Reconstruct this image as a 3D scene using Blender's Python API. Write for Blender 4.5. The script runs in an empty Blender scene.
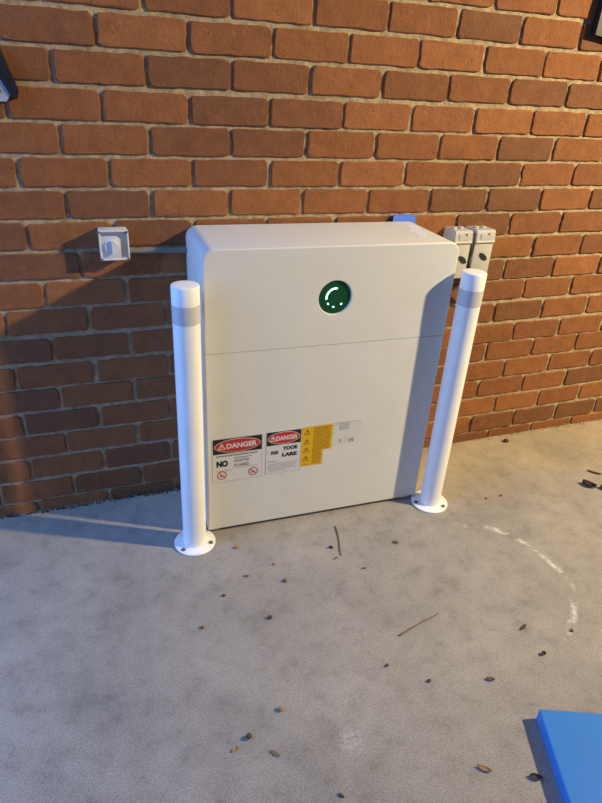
import bpy, bmesh, math, random
from mathutils import Matrix, Vector, noise
random.seed(7)
scene = bpy.context.scene
COL = scene.collection

# ------------------------------------------------------------------ camera
cam_d = bpy.data.cameras.new('camera')
cam = bpy.data.objects.new('camera', cam_d); COL.objects.link(cam)
cam_d.sensor_fit = 'VERTICAL'; cam_d.sensor_height = 24.0; cam_d.lens = 24.0 * 600.145 / 803.0
cam_d.clip_start = 0.02
cam.matrix_world = Matrix(((0.9395, 0.1177, -0.3218, -0.123), (-0.3382, 0.4691, -0.8158, -1.899),
                           (0.0550, 0.8753, 0.4805, 1.4353), (0, 0, 0, 1)))
scene.camera = cam

# ------------------------------------------------------------------ sky and lamp
world = bpy.data.worlds.new('dusk_sky'); scene.world = world; world.use_nodes = True
bg = world.node_tree.nodes['Background']
bg.inputs[0].default_value = (0.20, 0.42, 1.0, 1); bg.inputs[1].default_value = 4.6
LAMP = Vector((3.25, -1.81, 2.54))
ld = bpy.data.lights.new('flood_lamp', 'SPOT'); ld.energy = 755; ld.color = (1.0, 0.81, 0.47); ld.shadow_soft_size = 0.06
ld.spot_size = math.radians(110); ld.spot_blend = 1.0
lo = bpy.data.objects.new('flood_lamp', ld); lo.location = LAMP
lo.rotation_euler = (Vector((1.2, 0.0, 0.7)) - LAMP).to_track_quat('-Z', 'Y').to_euler(); COL.objects.link(lo)
scene.view_settings.view_transform = 'Standard'; scene.view_settings.look = 'None'
scene.view_settings.exposure = 0.0; scene.view_settings.gamma = 1.0; scene.view_settings.use_curve_mapping = False


# ------------------------------------------------------------------ helpers
def new_mat(name, rough=0.6, color=(0.8, 0.8, 0.8), metallic=0.0):
    m = bpy.data.materials.new(name); m.use_nodes = True
    b = m.node_tree.nodes['Principled BSDF']
    b.inputs['Base Color'].default_value = (*color, 1); b.inputs['Roughness'].default_value = rough
    b.inputs['Metallic'].default_value = metallic
    return m, m.node_tree, b


def nd(nt, kind, **kw):
    n = nt.nodes.new(kind)
    for k, v in kw.items():
        if k.startswith('i_'):
            key = k[2:]; key = int(key) if key.isdigit() else key.replace('_', ' ')
            n.inputs[key].default_value = v
        else: setattr(n, k, v)
    return n


def coords(nt):
    g = nd(nt, 'ShaderNodeNewGeometry')
    return g.outputs['Position']


def noise_n(nt, vec, scale, detail=4, rough=0.6):
    n = nd(nt, 'ShaderNodeTexNoise', i_Scale=scale, i_Detail=detail, i_Roughness=rough)
    nt.links.new(vec, n.inputs['Vector']); return n.outputs['Fac']


def ramp(nt, fac, stops):
    r = nd(nt, 'ShaderNodeValToRGB'); e = r.color_ramp.elements
    e[0].position, e[0].color = stops[0][0], (*stops[0][1], 1)
    e[1].position, e[1].color = stops[-1][0], (*stops[-1][1], 1)
    for p, c in stops[1:-1]:
        q = e.new(p); q.color = (*c, 1)
    nt.links.new(fac, r.inputs[0]); return r.outputs[0]


def mix(nt, fac, a, b, mode='MIX'):
    m = nd(nt, 'ShaderNodeMix', data_type='RGBA', blend_type=mode)
    if hasattr(fac, 'links') or hasattr(fac, 'is_linked'): nt.links.new(fac, m.inputs[0])
    else: m.inputs[0].default_value = fac
    for s, v in ((6, a), (7, b)):
        if isinstance(v, tuple): m.inputs[s].default_value = (*v, 1)
        else: nt.links.new(v, m.inputs[s])
    return m.outputs[2]


def math_n(nt, op, a, b=None, c=None):
    m = nd(nt, 'ShaderNodeMath', operation=op)
    for i, v in enumerate((a, b, c)):
        if v is None: continue
        if isinstance(v, (int, float)): m.inputs[i].default_value = v
        else: nt.links.new(v, m.inputs[i])
    return m.outputs[0]


def bump(nt, b, h, strength, dist=0.002):
    n = nd(nt, 'ShaderNodeBump', i_Strength=strength, i_Distance=dist)
    nt.links.new(h, n.inputs['Height']); nt.links.new(n.outputs[0], b.inputs['Normal'])


def obj(name, mesh, mat=None, parent=None, loc=None, rotz=0.0):
    o = bpy.data.objects.new(name, mesh); COL.objects.link(o)
    if mat and not mesh.materials: mesh.materials.append(mat)
    if parent: o.parent = parent
    if loc is not None: o.location = loc
    if rotz: o.rotation_euler[2] = rotz
    return o


def empty(name, loc, rotz=0.0):
    o = bpy.data.objects.new(name, None); COL.objects.link(o); o.location = loc; o.rotation_euler[2] = rotz
    o.empty_display_size = 0.05
    return o


def tag(o, label, cat, group=None):
    o['label'] = label; o['category'] = cat
    if group: o['group'] = group
    return o


def mesh_of(bm, name='m', smooth=False, angle=None):
    bmesh.ops.recalc_face_normals(bm, faces=bm.faces[:])
    me = bpy.data.meshes.new(name); bm.to_mesh(me); bm.free()
    if smooth:
        for p in me.polygons: p.use_smooth = True
        if angle: me.set_sharp_from_angle(angle=angle)
    return me


def box_bm(x0, x1, y0, y1, z0, z1, bev=0.0, seg=2, bm=None):
    t = bmesh.new()
    r = bmesh.ops.create_cube(t, size=1.0)
    for v in t.verts:
        v.co = Vector((x0 + (v.co.x + .5) * (x1 - x0), y0 + (v.co.y + .5) * (y1 - y0), z0 + (v.co.z + .5) * (z1 - z0)))
    if bev > 0:
        bmesh.ops.bevel(t, geom=t.edges[:], offset=bev, segments=seg, affect='EDGES', profile=0.5)
    if bm is None: return t
    me = bpy.data.meshes.new('t'); t.to_mesh(me); t.free(); bm.from_mesh(me); bpy.data.meshes.remove(me); return bm


def lathe(prof, n=40, cap=True):
    """profile: list of (r, z) from bottom to top, closed with caps"""
    bm = bmesh.new(); rings = []
    for r, z in prof:
        if r < 1e-6: rings.append([bm.verts.new((0, 0, z))])
        else: rings.append([bm.verts.new((r * math.cos(2 * math.pi * i / n), r * math.sin(2 * math.pi * i / n), z)) for i in range(n)])
    for a, b in zip(rings, rings[1:]):
        for i in range(n):
            j = (i + 1) % n
            if len(a) == 1 and len(b) == 1: continue
            if len(a) == 1: bm.faces.new((a[0], b[i], b[j]))
            elif len(b) == 1: bm.faces.new((a[i], a[j], b[0]))
            else: bm.faces.new((a[i], a[j], b[j], b[i]))
    if cap:
        if len(rings[0]) > 1: bm.faces.new(rings[0][::-1])
        if len(rings[-1]) > 1: bm.faces.new(rings[-1])
    return bm


def tube(pts, r, n=12, bm=None):
    bm = bm or bmesh.new(); rings = []
    pts = [Vector(p) for p in pts]
    rs = r if isinstance(r, (list, tuple)) else [r] * len(pts)
    up = Vector((0, 0, 1))
    for i, p in enumerate(pts):
        t = (pts[min(i + 1, len(pts) - 1)] - pts[max(i - 1, 0)]).normalized()
        a = t.cross(up)
        if a.length < 1e-3: a = t.cross(Vector((0, 1, 0)))
        a.normalize(); b = t.cross(a).normalized()
        rings.append([bm.verts.new(p + rs[i] * (math.cos(2 * math.pi * k / n) * a + math.sin(2 * math.pi * k / n) * b)) for k in range(n)])
    for A, Bq in zip(rings, rings[1:]):
        for k in range(n):
            bm.faces.new((A[k], A[(k + 1) % n], Bq[(k + 1) % n], Bq[k]))
    bm.faces.new(rings[0][::-1]); bm.faces.new(rings[-1])
    return bm


def prism_xz(poly, y0, y1, bm=None):
    """polygon in x,z extruded in y"""
    bm = bm or bmesh.new()
    a = [bm.verts.new((x, y0, z)) for x, z in poly]; b = [bm.verts.new((x, y1, z)) for x, z in poly]
    bm.faces.new(a); bm.faces.new(b[::-1])
    n = len(poly)
    for i in range(n): bm.faces.new((a[i], b[i], b[(i + 1) % n], a[(i + 1) % n]))
    return bm


# ------------------------------------------------------------------ materials
def brick_material(name, per_island):
    m, nt, b = new_mat(name, 0.9)
    pos = coords(nt)
    if per_island:
        src = nd(nt, 'ShaderNodeNewGeometry').outputs['Random Per Island']
    else:
        src = nd(nt, 'ShaderNodeObjectInfo').outputs['Random']
    base = ramp(nt, src, [(0.0, (0.190, 0.075, 0.028)), (0.12, (0.185, 0.073, 0.028)), (0.35, (0.242, 0.087, 0.027)),
                          (0.75, (0.272, 0.100, 0.030)), (1.0, (0.316, 0.119, 0.037))])
    blot = noise_n(nt, pos, 17, 5, 0.65)
    base = mix(nt, 1.0, base, ramp(nt, blot, [(0.3, (0.76, 0.74, 0.72)), (0.7, (1.14, 1.12, 1.1))]), 'MULTIPLY')
    sp = noise_n(nt, pos, 170, 3, 0.7)
    base = mix(nt, ramp(nt, sp, [(0.33, (0.9, 0.9, 0.9)), (0.41, (0, 0, 0))]), base, (0.075, 0.030, 0.015))
    ef = noise_n(nt, pos, 60, 6, 0.75)
    base = mix(nt, ramp(nt, ef, [(0.61, (0, 0, 0)), (0.74, (0.6, 0.6, 0.6))]), base, (0.46, 0.31, 0.18))
    nt.links.new(base, b.inputs['Base Color'])
    h = math_n(nt, 'ADD', math_n(nt, 'MULTIPLY', noise_n(nt, pos, 45, 6, 0.7), 1.0), math_n(nt, 'MULTIPLY', sp, 0.6))
    bump(nt, b, h, 0.75, 0.005)
    return m


M_BRICK = brick_material('brown_brick', False)
M_BRICK_FAR = brick_material('brown_brick_rest', True)

m, nt, b = new_mat('mortar', 0.95)
pos = coords(nt)
c = ramp(nt, noise_n(nt, pos, 55, 6, 0.7), [(0.36, (0.27, 0.195, 0.115)), (0.62, (0.52, 0.395, 0.24))])
nt.links.new(c, b.inputs['Base Color'])
bump(nt, b, noise_n(nt, pos, 160, 5, 0.75), 0.8, 0.004)
M_MORTAR = m

# concrete floor
m, nt, b = new_mat('concrete', 0.82)
pos = coords(nt)
big = noise_n(nt, pos, 2.6, 6, 0.62)
c = ramp(nt, big, [(0.32, (0.265, 0.245, 0.225)), (0.5, (0.325, 0.30, 0.272)), (0.68, (0.375, 0.345, 0.31))])
mid = noise_n(nt, pos, 14, 8, 0.72)
c = mix(nt, 1.0, c, ramp(nt, mid, [(0.30, (0.74, 0.73, 0.73)), (0.48, (1, 1, 1)), (0.7, (1.14, 1.14, 1.14))]), 'MULTIPLY')
fine = noise_n(nt, pos, 240, 3, 0.6)
c = mix(nt, 1.0, c, ramp(nt, fine, [(0.3, (0.62, 0.62, 0.62)), (0.62, (1.06, 1.06, 1.06))]), 'MULTIPLY')
dk = noise_n(nt, pos, 75, 4, 0.8)
c = mix(nt, ramp(nt, dk, [(0.24, (0.7, 0.7, 0.7)), (0.33, (0, 0, 0))]), c, (0.14, 0.12, 0.10))
# dirt tint and painted warm light by the wall foot, strongest towards the right
sep = nd(nt, 'ShaderNodeSeparateXYZ'); nt.links.new(pos, sep.inputs[0])
wy = math_n(nt, 'ADD', sep.outputs[1], math_n(nt, 'MULTIPLY', math_n(nt, 'SUBTRACT', noise_n(nt, pos, 5, 6, 0.6), 0.5), 0.5))
wy = math_n(nt, 'ADD', wy, math_n(nt, 'MULTIPLY', math_n(nt, 'SUBTRACT', sep.outputs[0], 1.9), 0.16))
dirt_light = nd(nt, 'ShaderNodeMapRange', i_1=-0.55, i_2=-0.05, i_3=0.0, i_4=0.75, clamp=True); nt.links.new(wy, dirt_light.inputs[0])
c = mix(nt, dirt_light.outputs[0], c, mix(nt, 1.0, c, (1.34, 1.12, 0.78), 'MULTIPLY'))
# lime bloom: a broken arc
dv = nd(nt, 'ShaderNodeVectorMath', operation='DISTANCE'); nt.links.new(pos, dv.inputs[0]); dv.inputs[1].default_value = (1.02, -0.77, 0)
wob = math_n(nt, 'MULTIPLY', math_n(nt, 'SUBTRACT', noise_n(nt, pos, 12, 3, 0.5), 0.5), 0.05)
dd = math_n(nt, 'ABSOLUTE', math_n(nt, 'ADD', math_n(nt, 'SUBTRACT', dv.outputs['Value'], 0.272), wob))
ring = math_n(nt, 'SUBTRACT', 1.0, math_n(nt, 'DIVIDE', dd, 0.016))
ring = math_n(nt, 'MAXIMUM', ring, 0.0)
ring = math_n(nt, 'MULTIPLY', ring, ramp(nt, noise_n(nt, pos, 16, 5, 0.7), [(0.46, (0, 0, 0)), (0.60, (1, 1, 1))]))
ring = math_n(nt, 'MULTIPLY', ring, math_n(nt, 'GREATER_THAN', sep.outputs[0], 1.10))
c = mix(nt, math_n(nt, 'MULTIPLY', ring, 0.75), c, (0.78, 0.74, 0.68))
lime = ramp(nt, noise_n(nt, pos, 33, 6, 0.75), [(0.70, (0, 0, 0)), (0.80, (0.7, 0.7, 0.7))])
c = mix(nt, lime, c, (0.68, 0.65, 0.60))
# separate marks: dark smudges and one pale patch
for (sx, sy, sr, col, amt) in ((1.01, -0.965, 0.040, (0.10, 0.085, 0.07), 0.8), (-0.16, -0.865, 0.085, (0.16, 0.155, 0.155), 0.6), (0.10, -0.70, 0.10, (0.20, 0.19, 0.18), 0.45),
                               (0.37, -1.125, 0.045, (0.55, 0.53, 0.51), 0.8), (0.80, -0.505, 0.06, (0.17, 0.14, 0.11), 0.5), (1.05, -0.62, 0.12, (0.22, 0.20, 0.17), 0.4), (0.62, -0.98, 0.07, (0.20, 0.18, 0.16), 0.4)):
    q = nd(nt, 'ShaderNodeVectorMath', operation='DISTANCE'); nt.links.new(pos, q.inputs[0]); q.inputs[1].default_value = (sx, sy, 0)
    k = math_n(nt, 'MAXIMUM', math_n(nt, 'SUBTRACT', 1.0, math_n(nt, 'DIVIDE', q.outputs['Value'], sr)), 0.0)
    k = math_n(nt, 'MULTIPLY', k, ramp(nt, noise_n(nt, pos, 60, 6, 0.75), [(0.42, (0, 0, 0)), (0.60, (1, 1, 1))]))
    c = mix(nt, math_n(nt, 'MULTIPLY', k, amt), c, col)
nt.links.new(c, b.inputs['Base Color'])
h = math_n(nt, 'ADD', math_n(nt, 'MULTIPLY', noise_n(nt, pos, 90, 6, 0.7), 1.0), math_n(nt, 'MULTIPLY', mid, 1.5))
bump(nt, b, h, 0.28, 0.003)
M_CONC = m


def paint(name, col, rough, bs=0.03, scale=500):
    m, nt, b = new_mat(name, rough, col)
    pos = coords(nt)
    c = mix(nt, 1.0, col, ramp(nt, noise_n(nt, pos, 7, 4, 0.6), [(0.3, (0.965, 0.96, 0.955)), (0.7, (1.02, 1.02, 1.02))]), 'MULTIPLY')
    nt.links.new(c, b.inputs['Base Color'])
    bump(nt, b, noise_n(nt, pos, scale, 2, 0.5), bs, 0.001)
    return m


M_WHITE = paint('white_powder_coat', (0.695, 0.69, 0.655), 0.42, 0.06)
M_BOLLARD = paint('white_gloss_paint', (0.90, 0.90, 0.89), 0.38)
M_TAPE = paint('silver_grey_tape', (0.55, 0.56, 0.58), 0.45)
M_BLACKGAP = paint('gap_shade_black', (0.02, 0.02, 0.022), 0.7)  # black for the shaded gap under the cabinet
M_STEEL = paint('dull_steel', (0.16, 0.15, 0.14), 0.45)
M_ISO = paint('weathered_grey_plastic', (0.49, 0.475, 0.45), 0.6, 0.15, 120)
M_ISO_DARK = paint('black_plastic', (0.012, 0.013, 0.014), 0.6)
M_CONDUIT = paint('grey_conduit', (0.19, 0.185, 0.18), 0.45)
M_SWITCH = paint('pale_switch_plastic', (0.66, 0.65, 0.63), 0.5)
M_SWITCH_WIN = paint('smoky_switch_window', (0.20, 0.215, 0.26), 0.3)
M_BLUE = paint('blue_foam', (0.035, 0.215, 0.62), 0.55, 0.25, 90)
M_BLUEBAG = paint('blue_plastic', (0.10, 0.22, 0.80), 0.3)
M_GLARE = paint('pale_lavender_glare', (0.86, 0.88, 1.0), 0.35)  # colour of the glare painted on the cabinet top
M_BRACKET = paint('black_bracket_paint', (0.008, 0.009, 0.012), 0.5)
M_ZINC = paint('galvanised_zinc', (0.36, 0.40, 0.48), 0.45)
M_SKY_BLOCK = paint('sky_block_brown', (0.34, 0.31, 0.28), 0.8)  # brown of the added roof out of view
M_UNSEEN_WALL = paint('unseen_wall_render', (0.40, 0.36, 0.31), 0.9)
M_TWIG = paint('twig_bark', (0.13, 0.075, 0.045), 0.85)
M_TWIG2 = paint('pale_twig_bark', (0.20, 0.13, 0.085), 0.85)
M_LEAF = paint('dry_leaf', (0.16, 0.075, 0.03), 0.7)
M_LEAFD = paint('dark_leaf', (0.05, 0.028, 0.016), 0.7)
M_SEED = paint('ochre_seed', (0.36, 0.20, 0.085), 0.6)
M_SEEDD = paint('dark_seed', (0.07, 0.035, 0.02), 0.6)
M_SOIL = paint('soil', (0.045, 0.032, 0.022), 0.95)
L_WHITE = paint('label_white', (0.68, 0.68, 0.675), 0.4)
L_BLACK = paint('label_black', (0.012, 0.012, 0.013), 0.35)
L_RED = paint('label_red', (0.50, 0.028, 0.03), 0.35)
L_YELLOW = paint('label_yellow', (0.72, 0.43, 0.002), 0.4)
L_GREY = paint('label_grey_ink', (0.20, 0.20, 0.21), 0.5)
L_PALE = paint('label_pale_ink', (0.34, 0.34, 0.35), 0.5)
L_OCHRE = paint('label_ochre_ink', (0.24, 0.11, 0.006), 0.5)
L_BROWN = paint('label_brown_ink', (0.05, 0.022, 0.004), 0.5)
L_CLEAR = paint('label_plain', (0.655, 0.655, 0.635), 0.3)


def emit(name, base, col, s):
    m, nt, b = new_mat(name, 0.3, base)
    b.inputs['Emission Color'].default_value = (*col, 1); b.inputs['Emission Strength'].default_value = s
    return m


M_DISP = emit('dark_green_display', (0.004, 0.050, 0.020), (0.02, 1.0, 0.25), 0.012)
M_LED = emit('green_white_led', (0.5, 0.9, 0.7), (0.55, 1.0, 0.75), 2.6)

# ------------------------------------------------------------------ setting
PZ, Z0, PX = 0.08847, 0.045, 0.24
WX0, WX1, WTOP = -1.3, 4.4, 2.75
# mortar body of the brick wall: a rough sheet with a solid back
bm = bmesh.new()
st = 0.0125
nx = int((WX1 - WX0) / st); nz = int((WTOP + 0.06) / st)
grid = []
for j in range(nz + 1):
    z = -0.06 + j * (WTOP + 0.06) / nz
    row = []
    for i in range(nx + 1):
        x = WX0 + i * (WX1 - WX0) / nx
        d = 0.0072 + 0.0024 * noise.noise(Vector((x * 22, z * 30, 3.1))) + 0.0016 * noise.noise(Vector((x * 75, z * 75, 8.1)))
        row.append(bm.verts.new((x, d, z)))
    grid.append(row)
for j in range(nz):
    for i in range(nx):
        bm.faces.new((grid[j][i], grid[j][i + 1], grid[j + 1][i + 1], grid[j + 1][i]))
me = bpy.data.meshes.new('mortar'); bm.to_mesh(me); bm.free()
for p in me.polygons: p.use_smooth = True
wall = obj('wall_back', me, M_MORTAR); wall['kind'] = 'structure'
wall['label'] = 'brown brick wall in stretcher bond with sandy recessed mortar'
bk = obj('wall_core', mesh_of(box_bm(WX0, WX1, 0.03, 0.14, -0.06, WTOP)), M_MORTAR, wall)

# bricks
BW, BH = 0.2285, 0.0758


def brick_mesh(seed, w=BW):
    rnd = random.Random(seed)
    pts = []
    hw, hh = w / 2, BH / 2
    def J(s): return rnd.uniform(-s, s)
    r = [rnd.uniform(0.003, 0.010) for _ in range(4)]
    # anticlockwise from bottom left
    def span(p, q, n):
        return [(p[0] + (q[0] - p[0]) * i / n, p[1] + (q[1] - p[1]) * i / n) for i in range(n)]
    base = (span((-hw + r[0], -hh), (hw - r[1], -hh), 7) + [(hw - r[1], -hh), (hw - r[1] * .3, -hh + r[1] * .3)] + span((hw, -hh + r[1]), (hw, hh - r[2]), 3) + [(hw, hh - r[2])]
            + span((hw - r[2], hh), (-hw + r[3], hh), 7) + [(-hw + r[3], hh)] + span((-hw, hh - r[3]), (-hw, -hh + r[0]), 3) + [(-hw, -hh + r[0])])
    base = [(x + J(0.0022 if abs(x) > hw * .9 else 0.0008), z + J(0.0017 if abs(x) < hw * .95 else 0.0012)) for x, z in base]
    bm = bmesh.new()
    n = len(base)
    ins = [rnd.uniform(0.0012, 0.0034) for _ in range(n)]
    back = [bm.verts.new((x, 0.03, z)) for x, z in base]
    a = [bm.verts.new((x, rnd.uniform(0.0012, 0.0026), z)) for x, z in base]
    f = [bm.verts.new((x * (1 - i / hw), J(0.0006), z * (1 - i / hh))) for (x, z), i in zip(base, ins)]
    for k in range(n):
        q = (k + 1) % n
        bm.faces.new((back[k], back[q], a[q], a[k])); bm.faces.new((a[k], a[q], f[q], f[k]))
    bm.faces.new(f)
    return mesh_of(bm, 'brick')


VAR = [brick_mesh(100 + i) for i in range(16)]
for v in VAR: v.materials.append(M_BRICK)
OFX = [-0.0103, -0.0071, -0.0108, -0.0096, -0.0083, -0.0159, -0.0106, 0.0038, 0.0105, 0.0092, 0.0084, 0.009, 0.0088, 0.005, 0.0077, 0.0019, 0.0084]
OFZ = [-0.0006, -0.0003, -0.0035, -0.0005, 0.0011, 0.0015, 0.0021, 0.0015, 0.0017, 0.0043, 0.0, -0.0042, 0.0007, 0.0, 0.0007, -0.0013, -0.0034]
rest = bmesh.new()
rnd = random.Random(5)
for k in range(-1, 31):
    i = 16 - k
    ox = OFX[i] if 0 <= i < 17 else (-0.008 if i < 0 else 0.004)
    oz = OFZ[i] if 0 <= i < 17 else 0.0
    half = 0.0 if i % 2 == 0 else 0.12
    zc = Z0 + (k + 0.5) * PZ + oz
    if zc + BH / 2 > WTOP: continue
    for cidx in range(-12, 20):
        xc = (cidx + 0.5) * PX + half + ox          # joint at cidx*PX+half
        if xc - 0.12 < WX0 or xc + 0.12 > WX1: continue
        px = (xc + rnd.uniform(-.002, .002), rnd.uniform(-.0012, .0012), zc + rnd.uniform(-.001, .001))
        ry = rnd.uniform(-.007, .007); vi = rnd.randrange(16)
        seen = (-0.62 - 0.0 < xc < 2.42) and k <= 17 and not (0.36 < xc < 0.94 and zc < 0.95)
        if seen:
            o = obj('brick', VAR[vi], None, wall, px); o.rotation_euler = (rnd.uniform(-.006, .006), ry, rnd.uniform(-.006, .006))
        else:
            t = bmesh.new(); t.from_mesh(VAR[vi]); t.transform(Matrix.Translation(px) @ Matrix.Rotation(ry, 4, 'Y'))
            tm = bpy.data.meshes.new('t'); t.to_mesh(tm); t.free(); rest.from_mesh(tm); bpy.data.meshes.remove(tm)
rm = bpy.data.meshes.new('bricks'); rest.to_mesh(rm); rest.free()
rm.materials.clear()
ro = obj('bricks_beyond', rm, M_BRICK_FAR, wall); ro['kind'] = 'stuff'

# concrete slab
bm = bmesh.new()
xs = [-9 + i * 0.5 for i in range(37)]
fl = obj('floor', mesh_of(box_bm(-9, 8.5, -8, 0.004, -0.12, 0.0)), M_CONC); fl['kind'] = 'structure'
fl['label'] = 'stained grey concrete slab'
# added unseen roof and walls: they block the sky except at the left
ce = obj('sky_block_roof', mesh_of(box_bm(-1.2, 7.2, -6.2, 0.14, WTOP + 0.5, WTOP + 0.6)), M_SKY_BLOCK); ce['kind'] = 'structure'
hd = obj('sky_block_header', mesh_of(box_bm(WX0, 7.2, 0.0, 0.14, WTOP, WTOP + 0.5)), M_SKY_BLOCK); hd['kind'] = 'structure'
wr = obj('sky_block_right', mesh_of(box_bm(7.0, 7.2, -6.2, 0.14, 0, WTOP + 0.5)), M_UNSEEN_WALL); wr['kind'] = 'structure'
wf = obj('sky_block_front', mesh_of(box_bm(-1.9, 7.2, -6.4, -6.2, 0, WTOP + 0.5)), M_UNSEEN_WALL); wf['kind'] = 'structure'
wl = obj('sky_block_left', mesh_of(box_bm(-1.75, -1.6, -6.2, -1.5, 0, WTOP + 0.5)), M_UNSEEN_WALL); wl['kind'] = 'structure'  # added unseen wall keeping blue sky off the front-facing surfaces
we = obj('unseen_wall_end', mesh_of(box_bm(WX1, 7.0, 0.0, 0.14, 0, WTOP)), M_UNSEEN_WALL); we['kind'] = 'structure'

# ------------------------------------------------------------------ battery cabinet
CW, CD, CZ0, CZ1, CR, SEAM = 0.810, 0.288, 0.015, 0.9995, 0.036, 0.687
cab = empty('battery_cabinet', (0.1962, -0.291, 0), -0.0227)
tag(cab, 'white metal battery cabinet with round green display standing against the brick wall', 'cabinet')


def outline(x0, x1, z0, z1, rt, n=10):
    """rounded at the top corners when rt > 0"""
    p = [(x0, z0), (x1, z0)]
    if rt > 0:
        for k in range(n + 1):
            a = k / n * math.pi / 2; p.append((x1 - rt + rt * math.cos(a), z1 - rt + rt * math.sin(a)))
        for k in range(n + 1):
            a = math.pi / 2 + k / n * math.pi / 2; p.append((x0 + rt + rt * math.cos(a), z1 - rt + rt * math.sin(a)))
    else: p += [(x1, z1), (x0, z1)]
    return p


def casing(z0, z1, rt, hole=None, seam_lo=True):
    bm = bmesh.new(); rings = []
    for d, y in ((0.0045, 0.0), (0.0022, 0.0006), (0.0007, 0.0020), (0.0, 0.0045), (0.0, CD - 0.0008), (0.0008, CD)):
        s = min(d, 0.0006)
        lo, hi = (s, d) if seam_lo else (d, s)
        rings.append([bm.verts.new((x, y, z)) for x, z in outline(d, CW - d, z0 + lo, z1 - hi, max(rt - d, 0) if rt else 0)])
    n = len(rings[0])
    for a, b in zip(rings, rings[1:]):
        for i in range(n): bm.faces.new((a[i], a[(i + 1) % n], b[(i + 1) % n], b[i]))
    bm.faces.new(rings[-1])
    if hole:
        cx, cz, r = hole; N = 56; hr = []
        for rr, y in ((r + 0.0025, 0.0), (r + 0.0008, 0.0008), (r, 0.0025), (r, 0.010)):
            hr.append([bm.verts.new((cx + rr * math.cos(2 * math.pi * i / N), y, cz + rr * math.sin(2 * math.pi * i / N))) for i in range(N)])
        for a, b in zip(hr, hr[1:]):
            for i in range(N): bm.faces.new((a[i], a[(i + 1) % N], b[(i + 1) % N], b[i]))
        es = [bm.edges.get((rings[0][i], rings[0][(i + 1) % n])) for i in range(n)] + [bm.edges.get((hr[0][i], hr[0][(i + 1) % N])) for i in range(N)]
        bmesh.ops.triangle_fill(bm, use_beauty=True, use_dissolve=False, edges=es, normal=(0, -1, 0))
    else: bm.faces.new(rings[0][::-1])
    me = mesh_of(bm, 'casing', True, math.radians(30))
    for p in me.polygons:
        if abs(p.normal.y) > 0.995: p.use_smooth = False
    return me


DISP = (0.4025, 0.841, 0.0535)
obj('upper_casing', casing(SEAM + 0.0004, CZ1, CR, DISP, True), M_WHITE, cab)
obj('lower_casing', casing(CZ0, SEAM - 0.0004, 0, None, False), M_WHITE, cab)
obj('inner_frame', mesh_of(box_bm(0.003, CW - 0.003, 0.004, CD - 0.004, SEAM - 0.02, SEAM + 0.02)), M_WHITE, cab)
for fx in (0.014, CW - 0.056):
    for fy in (0.014, CD - 0.06):
        obj('foot', mesh_of(box_bm(fx, fx + 0.03, fy, fy + 0.05, 0.0, CZ0 + 0.001, 0.001)), M_WHITE, cab)
obj('gap_shade_strip', mesh_of(box_bm(0.05, CW - 0.06, 0.05, CD - 0.03, 0.002, CZ0 + 0.001)), M_BLACKGAP, cab)  # near-black strip put in to darken the shaded gap under the cabinet
# round display sunk into the front
disp = obj('status_display', mesh_of(prism_xz([(DISP[0] + 0.0535 * math.cos(2 * math.pi * i / 48), DISP[1] + 0.0535 * math.sin(2 * math.pi * i / 48)) for i in range(48)], 0.0075, 0.0095)), M_DISP, cab)
disp['label'] = 'round dark green display with a lit arc and three dots'


def arc_band(cx, cz, R, a0, a1, w, y0, y1, n=22):
    pts = []
    for k in range(n + 1):
        a = math.radians(a0 + (a1 - a0) * k / n); pts.append((cx + (R + w / 2) * math.cos(a), cz + (R + w / 2) * math.sin(a)))
    for k in range(1, 7):
        t = math.radians(a1); s = math.pi * k / 7
        c = Vector((cx + R * math.cos(t), cz + R * math.sin(t)))
        pts.append((c.x + w / 2 * math.cos(t + s), c.y + w / 2 * math.sin(t + s)))
    for k in range(n, -1, -1):
        a = math.radians(a0 + (a1 - a0) * k / n); pts.append((cx + (R - w / 2) * math.cos(a), cz + (R - w / 2) * math.sin(a)))
    return prism_xz(pts, y0, y1)


obj('lit_arc', mesh_of(arc_band(DISP[0] + 0.0025, DISP[1] - 0.0015, 0.0295, 82, 184, 0.0052, 0.0048, 0.0055)), M_LED, disp)
for a in (217, 259, 312):
    obj('lit_dot', mesh_of(arc_band(DISP[0] + 0.0025, DISP[1] - 0.0015, 0.0295, a - 4, a + 4, 0.0046, 0.0048, 0.0055, 6)), M_LED, disp)

# ---- labels on the front
LY = -0.0006


def plate(x0, x1, z0, z1, y0, y1, r=0.0):
    if r <= 0: return mesh_of(prism_xz([(x0, z0), (x1, z0), (x1, z1), (x0, z1)], y0, y1))
    p = []
    for cx, cz, a0 in ((x1 - r, z0 + r, -90), (x1 - r, z1 - r, 0), (x0 + r, z1 - r, 90), (x0 + r, z0 + r, 180)):
        for k in range(5):
            a = math.radians(a0 + 22.5 * k); p.append((cx + r * math.cos(a), cz + r * math.sin(a)))
    return mesh_of(prism_xz(p, y0, y1))


def ellipse(cx, cz, rx, rz, y0, y1, n=40):
    return mesh_of(prism_xz([(cx + rx * math.cos(2 * math.pi * i / n), cz + rz * math.sin(2 * math.pi * i / n)) for i in range(n)], y0, y1))


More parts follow.
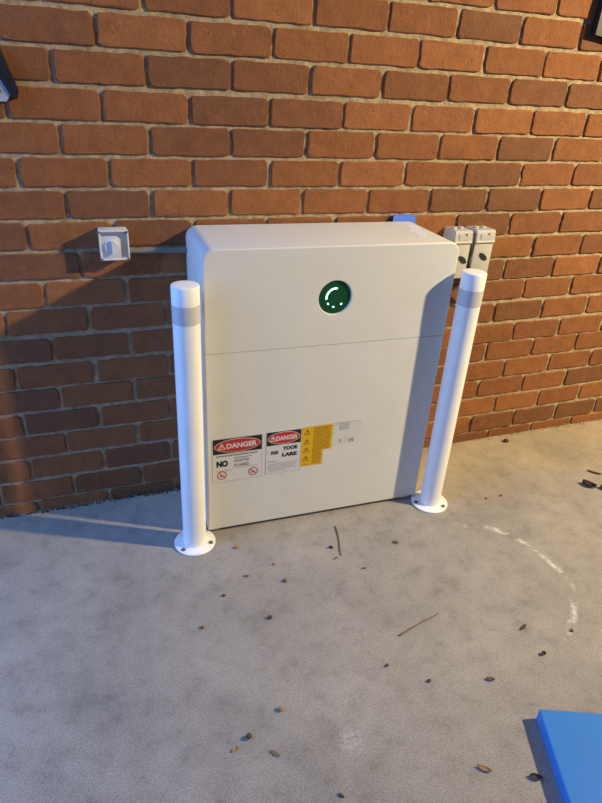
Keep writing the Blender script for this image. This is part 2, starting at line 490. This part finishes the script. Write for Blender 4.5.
def ring_mesh(cx, cz, R, w, y0, y1, slash=True, n=32):
    bm = bmesh.new()
    o1 = [(cx + R * math.cos(2 * math.pi * i / n), cz + R * math.sin(2 * math.pi * i / n)) for i in range(n)]
    i1 = [(cx + (R - w) * math.cos(2 * math.pi * i / n), cz + (R - w) * math.sin(2 * math.pi * i / n)) for i in range(n)]
    V = [[bm.verts.new((x, y, z)) for x, z in L] for L in (o1, i1) for y in (y0, y1)]
    for i in range(n):
        j = (i + 1) % n
        bm.faces.new((V[0][i], V[0][j], V[2][j], V[2][i])); bm.faces.new((V[1][i], V[1][j], V[3][j], V[3][i]))
        bm.faces.new((V[0][i], V[0][j], V[1][j], V[1][i])); bm.faces.new((V[2][i], V[2][j], V[3][j], V[3][i]))
    if slash:
        a = math.radians(135); h = w * 0.5
        d = Vector((math.cos(a), math.sin(a))); nn = Vector((-d.y, d.x)); L = R - w / 2
        P = [Vector((cx, cz)) + d * s * L + nn * t * h for s, t in ((1, 1), (-1, 1), (-1, -1), (1, -1))]
        prism_xz([(q.x, q.y) for q in P], y0, y1, bm)
    return mesh_of(bm)


def text_mesh(s, x0, x1, z0, z1, y, bold=0.0):
    cu = bpy.data.curves.new('t', 'FONT'); cu.body = s; cu.size = 1.0; cu.offset = bold; cu.resolution_u = 3
    t = bpy.data.objects.new('t', cu); COL.objects.link(t)
    dg = bpy.context.evaluated_depsgraph_get()
    me = bpy.data.meshes.new_from_object(t.evaluated_get(dg))
    bpy.data.objects.remove(t); bpy.data.curves.remove(cu)
    X = [v.co.x for v in me.vertices]; Y = [v.co.y for v in me.vertices]
    ax, bx, ay, by = min(X), max(X), min(Y), max(Y)
    for v in me.vertices:
        v.co = Vector((x0 + (v.co.x - ax) / (bx - ax) * (x1 - x0), y, z0 + (v.co.y - ay) / (by - ay) * (z1 - z0)))
    me.materials.clear()
    return me


def print_lines(rows, y, seed, gap=0.0012):
    """rows of short unreadable word strokes: (x0, x1, z, height)"""
    r = random.Random(seed); bm = bmesh.new()
    for x0, x1, z, h in rows:
        x = x0
        while x < x1 - 0.002:
            w = min(r.uniform(0.0025, 0.010), x1 - x)
            prism_xz([(x, z), (x + w, z), (x + w, z + h), (x, z + h)], y, y + 0.0003, bm); x += w + gap
    return mesh_of(bm)


def fine(o):
    o['kind'] = 'stuff'; return o


def tri_sign(cx, cz, s, y, mat, parent, mark_mat):
    bm = bmesh.new(); h = s * 0.87
    O = [(cx - s / 2, cz - h / 2), (cx + s / 2, cz - h / 2), (cx, cz + h / 2)]
    g = (cx, cz - h / 6); k = 0.66
    I = [(g[0] + (x - g[0]) * k, g[1] + (z - g[1]) * k) for x, z in O]
    V = [[bm.verts.new((x, y, z)) for x, z in L] for L in (O, I)]
    for i in range(3): bm.faces.new((V[0][i], V[0][(i + 1) % 3], V[1][(i + 1) % 3], V[1][i]))
    me = mesh_of(bm); o = obj('warning_triangle', me, mat, parent)
    b2 = bmesh.new(); w = s * 0.055
    prism_xz([(cx - w, cz - h * .12), (cx + w, cz - h * .12), (cx + w * 1.2, cz + h * .17), (cx - w * 1.2, cz + h * .17)], y - .0001, y, b2)
    prism_xz([(cx - w, cz - h * .27), (cx + w, cz - h * .27), (cx + w, cz - h * .18), (cx - w, cz - h * .18)], y - .0001, y, b2)
    obj('exclamation_mark', mesh_of(b2), mark_mat, parent)


def danger_header(par, x0, x1, z0, z1, tx0):
    obj('header', plate(x0, x1, z0, z1, LY - .0004, LY), L_BLACK, par)
    cx, cz, rx, rz = (x0 + x1) / 2, (z0 + z1) / 2, (x1 - x0) * 0.475, (z1 - z0) * 0.455
    obj('oval_border', ellipse(cx, cz, rx, rz, LY - .0007, LY - .0004), L_WHITE, par)
    obj('oval', ellipse(cx, cz, rx - .0018, rz - .0018, LY - .0010, LY - .0007), L_RED, par)
    tri_sign(x0 + (x1 - x0) * 0.175, cz + (z1 - z0) * 0.02, (z1 - z0) * 0.48, LY - .0012, L_WHITE, par, L_WHITE)
    obj('lettering', text_mesh('DANGER', tx0, x1 - (x1 - x0) * 0.10, cz - (z1 - z0) * 0.175, cz + (z1 - z0) * 0.175, LY - .0012, 0.035), L_WHITE, par)


# first label: no-ignition danger sign
s1 = obj('danger_label', plate(0.0160, 0.1855, 0.2150, 0.3872, LY, 0.0, 0.003), L_WHITE, cab)
s1['label'] = 'larger danger label reading NO with two red prohibition rings'
b1 = bmesh.new()
for (a, c, d, e) in ((0.0165, 0.1850, 0.2155, 0.2162), (0.0165, 0.1850, 0.3860, 0.3867), (0.0165, 0.0172, 0.2155, 0.3867), (0.1843, 0.1850, 0.2155, 0.3867)):
    prism_xz([(a, d), (c, d), (c, e), (a, e)], LY - .0003, LY, b1)
obj('border_line', mesh_of(b1), L_GREY, s1)
danger_header(s1, 0.0195, 0.1830, 0.3280, 0.3850, 0.0640)
fine(obj('fine_print', print_lines([(0.030, 0.170, 0.3165, 0.0055), (0.090, 0.150, 0.3055, 0.0035), (0.082, 0.170, 0.2660, 0.0014), (0.030, 0.082, 0.2600, 0.0014)], LY - .0003, 3), L_GREY, s1))
obj('lettering', text_mesh('NO', 0.0300, 0.0690, 0.2760, 0.3020, LY - .0003, 0.075), L_BLACK, s1)
obj('lettering', text_mesh('IGNITER', 0.0900, 0.1420, 0.2900, 0.3010, LY - .0003, 0.03), L_GREY, s1)
obj('lettering', text_mesh('FLAMES', 0.0900, 0.1400, 0.2715, 0.2830, LY - .0003, 0.03), L_GREY, s1)
for cx in (0.048, 0.155):
    pic = bmesh.new()
    prism_xz([(cx - .009, .2375), (cx + .006, .2375), (cx + .010, .243), (cx + .002, .2415), (cx - .001, .250), (cx - .004, .242), (cx - .010, .241)], LY - .0003, LY, pic)
    obj('flame_pictogram', mesh_of(pic), L_GREY, s1)
    obj('prohibition_ring', ring_mesh(cx, 0.2430, 0.0165, 0.0030, LY - .0006, LY), L_RED, s1)
# second label
s2 = obj('danger_label', plate(0.1975, 0.3230, 0.2190, 0.3893, LY, 0.0, 0.004), L_WHITE, cab)
s2['label'] = 'narrower danger label beside the yellow label'
b1 = bmesh.new()
for (a, c, d, e) in ((0.1985, 0.3220, 0.2200, 0.2206), (0.1985, 0.1991, 0.2200, 0.3883), (0.3214, 0.3220, 0.2200, 0.3883), (0.2000, 0.3200, 0.2650, 0.2655)):
    prism_xz([(a, d), (c, d), (c, e), (a, e)], LY - .0003, LY, b1)
obj('border_line', mesh_of(b1), L_GREY, s2)
danger_header(s2, 0.2005, 0.3200, 0.3350, 0.3875, 0.2325)
obj('lettering', text_mesh('RIS', 0.2165, 0.2420, 0.2980, 0.3125, LY - .0003, 0.05), L_BLACK, s2)
obj('lettering', text_mesh('I', 0.2055, 0.2068, 0.3010, 0.3120, LY - .0003, 0.0), L_GREY, s2)
obj('lettering', text_mesh('YOOE', 0.2560, 0.3090, 0.3105, 0.3260, LY - .0003, 0.07), L_BLACK, s2)
obj('lettering', text_mesh('LARE', 0.2560, 0.3090, 0.2845, 0.3000, LY - .0003, 0.07), L_BLACK, s2)
fine(obj('fine_print', print_lines([(0.206, 0.232, 0.2690, 0.0040), (0.206, 0.312, 0.2570, .0030), (0.206, 0.312, 0.2500, .0030), (0.206, 0.300, 0.2430, .0030), (0.206, 0.312, 0.2360, .0030), (0.212, 0.270, 0.2290, .0025)], LY - .0003, 9), L_PALE, s2))
# yellow stepped label
s3 = obj('warning_label', mesh_of(prism_xz([(0.3240, 0.2310), (0.4045, 0.2310), (0.4045, 0.2915), (0.4350, 0.2915), (0.4350, 0.3925), (0.3240, 0.3905)], LY, 0.0)), L_YELLOW, cab)
s3['label'] = 'yellow stepped label with four warning triangles'
for zc in (0.371, 0.333, 0.300, 0.265):
    tri_sign(0.3425, zc, 0.025, LY - .0002, L_OCHRE, s3, L_BROWN)
rows = []
z = 0.384
while z > 0.236:
    rows.append((0.365, (0.428 if z > 0.294 else 0.399), z, 0.0022)); z -= 0.0052
rows.append((0.330, 0.350, 0.238, 0.002))
fine(obj('fine_print', print_lines(rows, LY - .0003, 12), L_OCHRE, s3))
# pale rating label
s4 = obj('rating_label', plate(0.4355, 0.5420, 0.2985, 0.3945, LY * 0.6, 0.0), L_CLEAR, cab)
s4['label'] = 'pale rating label with CE mark beside the yellow label'
rows = [(0.440, 0.538, 0.3905, .0022), (0.440, 0.456, 0.3830, .0020)] + [(0.458, 0.495, 0.3850 - .0055 * k, .0030) for k in range(5)] + [(0.439, 0.446, 0.352, .002), (0.439, 0.450, 0.304, .002)]
fine(obj('fine_print', print_lines(rows, LY * 0.6 - .0003, 21), L_PALE, s4))
b1 = bmesh.new()
for (a, c, d, e) in ((0.461, 0.487, 0.3085, 0.3095), (0.461, 0.487, 0.3265, 0.3275), (0.461, 0.462, 0.3085, 0.3275), (0.486, 0.487, 0.3085, 0.3275), (0.463, 0.470, 0.312, 0.324)):
    prism_xz([(a, d), (c, d), (c, e), (a, e)], LY * .6 - .0003, LY * .6, b1)
obj('code_box', mesh_of(b1), L_PALE, s4)
for cx, bar in ((0.5040, False), (0.5155, True)):
    ce_ = arc_band(cx, 0.3165, 0.0060, 80, 280, 0.0027, LY * .6 - .0003, LY * .6)
    if bar: prism_xz([(cx - 0.0060, 0.3153), (cx + 0.0010, 0.3153), (cx + 0.0010, 0.3177), (cx - 0.0060, 0.3177)], LY * .6 - .0004, LY * .6, ce_)
    obj('lettering', mesh_of(ce_), L_BLACK, s4)

# ------------------------------------------------------------------ bollards
PR, PH = 0.0385, 0.915


def bollard(loc, hole_angles, label):
    root = empty('bollard', (loc[0], loc[1], 0)); tag(root, label, 'bollard', 'white bollards guarding the cabinet')
    obj('pipe', mesh_of(lathe([(PR, 0.004), (PR, PH - 0.060)]), 'pipe', True, math.radians(40)), M_BOLLARD, root)
    obj('cap', mesh_of(lathe([(PR + .0006, PH - .060), (PR + .0006, PH - .003), (PR - .0008, PH - .0006), (PR - .003, PH), (0, PH + .0006)]), 'cap', True, math.radians(50)), M_BOLLARD, root)
    obj('reflective_band', mesh_of(lathe([(PR + .0002, 0.808), (PR + .0009, 0.8085), (PR + .0009, 0.8615), (PR + .0002, 0.862)], cap=False), 'band', True, math.radians(40)), M_TAPE, root)
    fl_ = obj('base_flange', mesh_of(lathe([(0.0685, 0.0), (0.0695, 0.0012), (0.0695, 0.0058), (0.0680, 0.0072), (PR + .004, 0.0076), (PR + .001, 0.0100), (PR - .004, 0.0100)], 56), 'flange', True, math.radians(40)), M_BOLLARD, root)
    for a in hole_angles:
        a = math.radians(a); r = 0.0555
        bo = obj('anchor_bolt', mesh_of(lathe([(0.0085, 0.0072), (0.0085, 0.0086), (0.0055, 0.0088), (0.0055, 0.0125), (0.0045, 0.0130), (0, 0.0130)], 6), 'bolt'), M_STEEL, fl_, (r * math.cos(a), r * math.sin(a), 0))
    return root


bollard((0.1418, -0.3200), (216, 335, 96), 'white steel bollard at the left corner of the cabinet, casting shadow on concrete')
bollard((1.0480, -0.3500), (172, 308, 60), 'white steel bollard at the right corner of the cabinet, before the twin isolators')

# ------------------------------------------------------------------ isolator on the left with its conduit
sw = empty('rotary_switch', (-0.016, 0.0, 0.914)); tag(sw, 'small square grey rotary switch on the brick wall left of the cabinet', 'switch')
SD = -0.056
obj('base_box', mesh_of(box_bm(-0.041, 0.041, SD + 0.016, -0.0005, 0.0, 0.086, 0.003), 'b', True, math.radians(35)), M_SWITCH, sw)
# lid: a frame proud of the face
lid = obj('lid', mesh_of(box_bm(-0.042, 0.042, SD + 0.004, SD + 0.018, -0.001, 0.087, 0.003), 'b', True, math.radians(35)), M_SWITCH, sw)
fr = bmesh.new()
for (a, c, d, e) in ((-0.042, 0.042, -0.001, 0.004), (-0.042, 0.042, 0.082, 0.087), (-0.042, -0.037, 0.004, 0.082), (0.037, 0.042, 0.004, 0.082)):
    box_bm(a, c, SD + 0.0015, SD + 0.005, d, e, 0.001, 1, fr)
obj('lid_frame', mesh_of(fr), M_SWITCH, sw)
obj('lid_window', mesh_of(prism_xz([(-0.035, 0.072), (0.010, 0.072), (0.021, 0.062), (0.021, 0.008), (0.036, 0.008), (0.036, 0.081), (-0.035, 0.081)], SD + 0.0025, SD + 0.005)), M_SWITCH_WIN, sw)
for sx in (-0.0385, 0.0385):
    for sz in (0.0035, 0.0825):
        s = obj('lid_screw', mesh_of(lathe([(0.0036, -0.001), (0.0036, 0.0008), (0.0026, 0.0014)], 10)), M_STEEL, sw, (sx, SD + 0.0002, sz)); s.rotation_euler[0] = math.pi / 2
dial = obj('dial', mesh_of(lathe([(0.020, 0.0), (0.020, 0.004), (0.0185, 0.006)], 36), 'd', True, math.radians(40)), M_SWITCH, sw, (-0.008, SD + 0.004, 0.040)); dial.rotation_euler[0] = math.pi / 2
obj('dial_grip', mesh_of(prism_xz([(-0.008, 0.021), (-0.003, 0.0205), (0.006, 0.025), (0.011, 0.034), (0.011, 0.044), (0.006, 0.053), (-0.001, 0.0585), (-0.008, 0.0590)], SD - 0.010, SD + 0.001)), M_SWITCH, sw)
cd_ = obj('conduit', mesh_of(tube([(0.0265, -0.020, 0.9315), (0.12, -0.0195, 0.930), (0.196, -0.019, 0.9275), (0.235, -0.0155, 0.926)], 0.0085, 14), 'c', True, math.radians(50)), M_CONDUIT)
tag(cd_, 'grey plastic conduit running along the bricks from the square switch to the cabinet', 'conduit')


# ------------------------------------------------------------------ twin isolators on the right
def isolator(x0, w, label, grip_dx, grip_z):
    root = empty('isolator', (x0, 0.0, 0.80)); tag(root, label, 'isolator', 'twin isolators behind the right bollard')
    F = -0.075
    obj('body', mesh_of(box_bm(0.0005, w - 0.0005, F + 0.0005, -0.0005, 0.0, 0.150, 0.004), 'b', True, math.radians(35)), M_ISO, root)
    hood = prism_xz([(0, 0), (1, 0), (1, 1), (0, 1)], 0, 1)
    hood.free(); hood = bmesh.new()
    prof = [(F - 0.003, 0.127), (F - 0.007, 0.132), (F - 0.004, 0.138), (F - 0.001, 0.168), (F + 0.006, 0.174), (-0.0005, 0.172), (-0.0005, 0.127)]
    a = [hood.verts.new((0, y, z)) for y, z in prof]; c = [hood.verts.new((w, y, z)) for y, z in prof]
    hood.faces.new(a); hood.faces.new(c[::-1])
    for i in range(len(prof)): hood.faces.new((a[i], a[(i + 1) % len(prof)], c[(i + 1) % len(prof)], c[i]))
    bmesh.ops.recalc_face_normals(hood, faces=hood.faces[:])
    bmesh.ops.bevel(hood, geom=[e for e in hood.edges], offset=0.0015, segments=1, affect='EDGES')
    obj('rain_hood', mesh_of(hood), M_ISO, root)
    h = obj('hood_panel', mesh_of(box_bm(w * .22, w * .78, F - 0.0052, F - 0.001, 0.139, 0.160, 0.001, 1)), M_ISO, root)
    obj('keyhole', mesh_of(prism_xz([(w * .62 - .003, .1575), (w * .62 + .003, .1575), (w * .62 + .0015, .1640), (w * .62 - .0015, .1640)], F - 0.0058, F - 0.0030)), M_ISO_DARK, root)
    for q in (0.25, 0.62):
        obj('cable_gland', mesh_of(lathe([(0.0095, 0.170), (0.0095, 0.176), (0.0075, 0.180), (0, 0.180)], 12)), M_ISO, root, (w * q, -0.035, 0))
    # oval rotary grip, turned down to the right
    L, W2 = 0.0205, 0.0088; ang = math.radians(-38)
    pts = []
    for i in range(20):
        t = 2 * math.pi * i / 20; u, v = L * math.cos(t), W2 * math.sin(t)
        pts.append((w / 2 + grip_dx + u * math.cos(ang) - v * math.sin(ang), grip_z + u * math.sin(ang) + v * math.cos(ang)))
    obj('rotary_grip', mesh_of(prism_xz(pts, F - 0.0025, F + 0.005)), M_ISO_DARK, root)
    return root


isolator(1.1425, 0.074, 'weathered grey isolator box next to the cabinet edge, nearer of the twin pair', 0.012, 0.070)
isolator(1.2330, 0.081, 'weathered grey isolator box farther from the cabinet, with black oval grip fully visible', 0.005, 0.078)
g1 = tube([(1.2247, -0.066, 0.962), (1.2247, -0.070, 0.90), (1.2247, -0.070, 0.84), (1.2265, -0.060, 0.795), (1.262, -0.040, 0.74), (1.300, -0.016, 0.66), (1.305, -0.012, 0.40), (1.305, -0.012, 0.02)], 0.0048, 8)
tag(obj('black_cable', mesh_of(g1, 'c', True)), 'black cable hanging between the two grey isolator boxes', 'cable').data.materials.append(M_ISO_DARK)
c2 = [(1.170, -0.052, 0.799), (1.170, -0.052, 0.700)]
for k in range(1, 7):
    a = math.radians(15 * k); c2.append((1.170 - 0.045 * (1 - math.cos(a)), -0.052 + 0.002 * k, 0.700 - 0.045 * math.sin(a)))
c2.append((1.092, -0.038, 0.655))
c2o = obj('conduit', mesh_of(tube(c2, 0.0095, 12), 'c', True, math.radians(50)), M_ISO)
tag(c2o, 'pale conduit elbow dropping from the isolator into the cabinet behind the right bollard', 'conduit')

# ------------------------------------------------------------------ blue wrap behind the cabinet, thin glare sheet on its top
bm = bmesh.new()
t_ = box_bm(-0.050, 0.050, -0.0058, 0.0058, -0.055, 0.036)
bmesh.ops.subdivide_edges(t_, edges=t_.edges[:], cuts=9, use_grid_fill=True)
for v in t_.verts:
    p = v.co.copy(); k = max(0.0, (p.z + 0.01) / 0.046)
    v.co.x = p.x * (1.0 - 0.22 * k) + 0.006 * noise.noise(p * 60)
    v.co.z = p.z + (0.006 * noise.noise(Vector((p.x * 55, 1.3, 2.2))) + 0.004 * noise.noise(Vector((p.x * 130, 4.3, 2.2)))) * k
    v.co.y = p.y * (1.0 - 0.35 * k) + 0.0014 * noise.noise(p * 80 + Vector((3, 1, 7)))
bm.free(); bm = t_
bl = obj('plastic_wrap', mesh_of(bm, 'wrap', True, math.radians(35)), M_BLUEBAG, None, (0.966, -0.0104, 0.985))
tag(bl, 'crumpled blue plastic poking up between the cabinet top and the wall', 'plastic wrap')
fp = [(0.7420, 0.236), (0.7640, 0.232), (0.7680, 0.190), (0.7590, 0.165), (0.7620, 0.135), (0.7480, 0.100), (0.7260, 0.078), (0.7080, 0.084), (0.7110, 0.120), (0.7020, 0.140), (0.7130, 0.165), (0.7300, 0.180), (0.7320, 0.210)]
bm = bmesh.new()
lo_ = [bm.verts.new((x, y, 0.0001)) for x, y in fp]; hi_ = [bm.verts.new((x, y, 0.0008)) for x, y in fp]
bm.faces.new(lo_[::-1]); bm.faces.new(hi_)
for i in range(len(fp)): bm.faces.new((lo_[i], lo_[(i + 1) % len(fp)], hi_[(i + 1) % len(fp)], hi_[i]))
fo = obj('glare_patch', mesh_of(bm), M_GLARE, None, (0.1962, -0.291, CZ1), -0.0227)  # thin pale sheet standing in for a bluish glare on the top
tag(fo, 'pale lavender glare patch built as a thin sheet on the cabinet top near the blue plastic', 'glare patch')

# ------------------------------------------------------------------ blue slab
SLA = math.atan2(-0.0605, 0.148)
bm = box_bm(0.0, 0.62, -0.60, 0.0, 0.0, 0.040, 0.0035, 3)
sl = obj('foam_slab', mesh_of(bm, 'slab', True, math.radians(35)), M_BLUE, None, (0.8535, -1.2195, 0), SLA)
tag(sl, 'bright blue rectangular slab lying flat on the concrete', 'slab')

# ------------------------------------------------------------------ brackets at the picture's upper corners
br = empty('wall_bracket', (-0.25, 0, 1.33)); tag(br, 'black wall bracket with zinc plate cut by the picture edge at left', 'bracket')
obj('arm', mesh_of(prism_xz([(-0.09, 0.13), (0.006, 0.118), (0.036, 0.024), (0.030, 0.004), (0.016, 0.010), (-0.010, 0.062), (-0.09, 0.075)], -0.030, -0.0015)), M_BRACKET, br)
obj('zinc_plate', mesh_of(prism_xz([(-0.09, 0.070), (-0.006, 0.058), (0.014, 0.012), (0.004, -0.002), (-0.09, -0.006)], -0.026, -0.0015)), M_ZINC, br)
bo = obj('bolt', mesh_of(lathe([(0.007, 0), (0.007, 0.006), (0.004, 0.008)], 6)), M_BRACKET, br, (-0.012, -0.026, 0.022)); bo.rotation_euler[0] = math.pi / 2
br = empty('wall_bracket', (1.60, 0, 1.59)); tag(br, 'black wall bracket with zinc plate cut by the picture edge at right', 'bracket')
obj('arm', mesh_of(prism_xz([(-0.015, 0.008), (0.09, -0.004), (0.09, 0.030), (0.034, 0.035), (0.024, 0.085), (0.030, 0.16), (-0.008, 0.16), (-0.014, 0.085)], -0.028, -0.0015)), M_BRACKET, br)
obj('zinc_plate', mesh_of(prism_xz([(0.014, 0.036), (0.09, 0.028), (0.09, 0.12), (0.032, 0.12), (0.018, 0.075)], -0.024, -0.0015)), M_ZINC, br)

# ------------------------------------------------------------------ litter on the concrete
def twig(p, q, r, mat, label, bend=0.004):
    p, q = Vector((*p, r * 1.1)), Vector((*q, r * 1.1)); n = 9; pts = []; rs = []
    d = (q - p); s = Vector((-d.y, d.x, 0)).normalized()
    for i in range(n):
        t = i / (n - 1); pts.append(p + d * t + s * bend * (math.sin(t * 5.0) * 0.6 + noise.noise(Vector((t * 6, r * 900, 1))) * 0.7)); rs.append(r * (1 - 0.35 * t))
    tag(obj('twig', mesh_of(tube(pts, rs, 7), 'twig', True), mat), label, 'twig', 'twigs on the concrete')


twig((0.639, -0.381), (0.603, -0.525), 0.0022, M_TWIG, 'dark straight twig pointing at the cabinet base')
twig((0.634, -0.881), (0.792, -0.839), 0.0024, M_TWIG2, 'long pale brown twig lying alone in the middle of the concrete', 0.003)


def leaf(loc, L, W, rot, mat, label, curl=0.5, seed=1):
    """curled dry leaf with thickness"""
    bm = bmesh.new(); r = random.Random(seed); nu, nv = 10, 5; T = []
    for side in (0, 1):
        g = []
        for i in range(nu + 1):
            u = i / nu; w = W * 0.5 * (math.sin(math.pi * min(max(u * 0.96 + 0.02, 0), 1)) ** 0.8 + 0.04); row = []
            for j in range(nv + 1):
                v = j / nv * 2 - 1
                z = 0.0012 + curl * W * v * v * 0.55 + 0.10 * L * curl * (2 * u - 1) ** 2 + r.uniform(0, .0005)
                row.append(bm.verts.new(((u - .5) * L, v * w, z + side * 0.0007)))
            g.append(row)
        T.append(g)
    for s in (0, 1):
        for i in range(nu):
            for j in range(nv):
                bm.faces.new((T[s][i][j], T[s][i + 1][j], T[s][i + 1][j + 1], T[s][i][j + 1]))
    for i in range(nu):
        for j in (0, nv): bm.faces.new((T[0][i][j], T[0][i + 1][j], T[1][i + 1][j], T[1][i][j]))
    for j in range(nv):
        for i in (0, nu): bm.faces.new((T[0][i][j], T[0][i][j + 1], T[1][i][j + 1], T[1][i][j]))
    o = obj('dry_leaf', mesh_of(bm, 'leaf', True, math.radians(60)), mat, None, (loc[0], loc[1], 0.0), rot)
    tag(o, label, 'leaf', 'dry leaves on the concrete')


leaf((1.752, -0.440), 0.056, 0.030, -1.05, M_LEAFD, 'largest dark curled leaf of the pair beside the right picture edge', 0.9, 3)
leaf((1.806, -0.480), 0.048, 0.026, -0.75, M_LEAF, 'brown curled leaf touching the largest dark leaf at its right', 0.9, 4)
leaf((1.848, -0.370), 0.060, 0.011, -0.85, M_LEAFD, 'thin dark leaf sliver above the curled pair near the right picture edge', 0.5, 5)
leaf((1.890, -0.440), 0.026, 0.008, -0.7, M_LEAF, 'tiny brown leaf flake cut by the right picture edge', 0.5, 6)
leaf((0.8066, -1.0874), 0.024, 0.011, -0.5, M_LEAF, 'small brown leaf left of the blue slab', 0.6, 7)
leaf((1.0062, -1.0637), 0.018, 0.012, 0.4, M_LEAFD, 'small dark leaf bit above the blue slab', 0.8, 8)
leaf((1.012, -0.966), 0.030, 0.009, 0.45, M_LEAFD, 'dark shredded leaf lying on the smudge above the blue slab', 0.4, 9)
leaf((0.646, -1.2895), 0.034, 0.011, -0.75, M_SEED, 'dry tan curled leaf left of the blue slab near the picture bottom', 0.6, 10)
leaf((0.752, -1.345), 0.028, 0.014, -0.6, M_LEAFD, 'dark leaf in the shadow at the slab side', 0.8, 11)
leaf((0.812, -0.5192), 0.020, 0.010, -0.9, M_LEAF, 'reddish leaf crumb in front of the right bollard', 0.6, 12)
leaf((0.5781, -0.5311), 0.018, 0.006, 0.5, M_LEAF, 'small curved husk at the lower end of the dark twig', 0.5, 13)
leaf((0.6513, -0.6015), 0.016, 0.006, -0.2, M_LEAF, 'small brown sliver below and right of the dark twig', 0.5, 14)
leaf((0.2671, -0.5238), 0.018, 0.006, -0.3, M_LEAF, 'small arched brown husk below the left bollard', 0.5, 15)
leaf((0.1822, -1.100), 0.028, 0.008, -0.9, M_TWIG2, 'faint tan flake near the picture bottom', 0.3, 16)
leaf((0.0937, -1.0614), 0.018, 0.008, 0.5, M_SEED, 'tan seed husk leftmost near the picture bottom', 0.6, 17)


def seed_(loc, rx, ry, rz, rot, mat, label, seed=0):
    bm = bmesh.new(); bmesh.ops.create_icosphere(bm, subdivisions=2, radius=1.0)
    for v in bm.verts:
        p = v.co.copy(); s = 1 + 0.22 * noise.noise(p * 1.6 + Vector((seed * 3.1, 0, 0))); tp = 1 - 0.25 * p.x
        v.co = Vector((p.x * rx * s, p.y * ry * s * tp, p.z * rz * s))
    zmin = min(v.co.z for v in bm.verts)
    for v in bm.verts: v.co.z -= zmin
    o = obj('seed', mesh_of(bm, 'seed', True), mat, None, (loc[0], loc[1], 0), rot)
    tag(o, label, 'seed', 'seeds and crumbs on the concrete')


seed_((0.2716, -0.3869), 0.0085, 0.0065, 0.006, 0.3, M_SEED, 'ochre seed just right of the left bollard flange', 1)
seed_((0.5829, -0.4783), 0.0085, 0.0055, 0.005, -0.7, M_SEEDD, 'dark seed left of the dark twig', 2)
seed_((0.3812, -0.5797), 0.0080, 0.0060, 0.006, 0.9, M_LEAF, 'brown seed in front of the cabinet labels', 3)
seed_((0.3698, -0.4987), 0.0055, 0.0040, 0.004, 0.1, M_SEED, 'tiny tan seed between the left bollard and the dark twig', 4)
seed_((0.2911, -0.7081), 0.0075, 0.0060, 0.006, 0.2, M_SEEDD, 'dark seed below the brown seed on open concrete', 5)
seed_((0.2311, -0.9969), 0.0075, 0.0075, 0.006, 0.0, M_SEED, 'round ochre seed near the picture bottom', 6)
seed_((0.1335, -1.0430), 0.0080, 0.0070, 0.007, 0.5, M_SEEDD, 'round dark seed between the ochre seed and the tan husk', 7)
seed_((0.2959, -1.2376), 0.0080, 0.0035, 0.003, -0.8, M_SEEDD, 'narrow dark seed cut close to the bottom picture edge', 8)
seed_((0.6416, -1.0403), 0.0060, 0.0045, 0.004, 0.3, M_SEEDD, 'tiny dark seed below the long pale twig', 9)
seed_((0.5535, -0.9617), 0.0050, 0.0040, 0.004, 0.3, M_SEEDD, 'tiny dark seed left below the long pale twig', 10)
seed_((0.1806, -0.5829), 0.0050, 0.0045, 0.004, 0.3, M_SEEDD, 'tiny dark seed straight below the left bollard', 11)
seed_((0.0927, -0.6836), 0.0060, 0.0045, 0.004, 1.1, M_LEAF, 'small brown seed alone on the bluish concrete at left', 12)
seed_((1.6264, -0.0564), 0.0130, 0.0090, 0.009, -0.6, M_SEEDD, 'dark pebble at the wall foot right of the right bollard', 13)
seed_((1.2804, -0.3937), 0.0050, 0.0040, 0.004, 0.4, M_LEAF, 'tiny brown crumb right of the right bollard base', 14)
seed_((1.3514, -0.3939), 0.0055, 0.0045, 0.004, 0.4, M_LEAF, 'second tiny brown crumb right of the right bollard base', 15)
seed_((1.1491, -1.0204), 0.0055, 0.0045, 0.004, 0.9, M_LEAF, 'tiny brown crumb close to the lime streak at right', 16)

# crumbs of soil along the foot of the wall
bm = bmesh.new(); rnd = random.Random(11)
for i in range(2400):
    x = rnd.uniform(-0.9, 2.6)
    if 0.17 < x < 1.04 or (x > 0.3 and rnd.random() < 0.72): continue
    s = rnd.uniform(0.0015, 0.0062) * (1.0 if x < 0.4 else 0.7); y = -rnd.random() ** 2 * (0.012 + 0.010 * max(0.0, noise.noise(Vector((x * 14, 0, 0))))) - 0.001
    t = [Vector((x + rnd.uniform(-s, s), y + rnd.uniform(-s, s) * .8 - s, 0.0002 + (0 if k < 3 else s * rnd.uniform(.8, 1.6)))) for k in range(4)]
    V = [bm.verts.new(p) for p in t]
    for f in ((0, 1, 2), (0, 1, 3), (1, 2, 3), (2, 0, 3)): bm.faces.new([V[k] for k in f])
so = obj('soil_crumbs', mesh_of(bm), M_SOIL); so['kind'] = 'stuff'; so['label'] = 'dark soil crumbs along the foot of the brick wall'; so['category'] = 'soil'
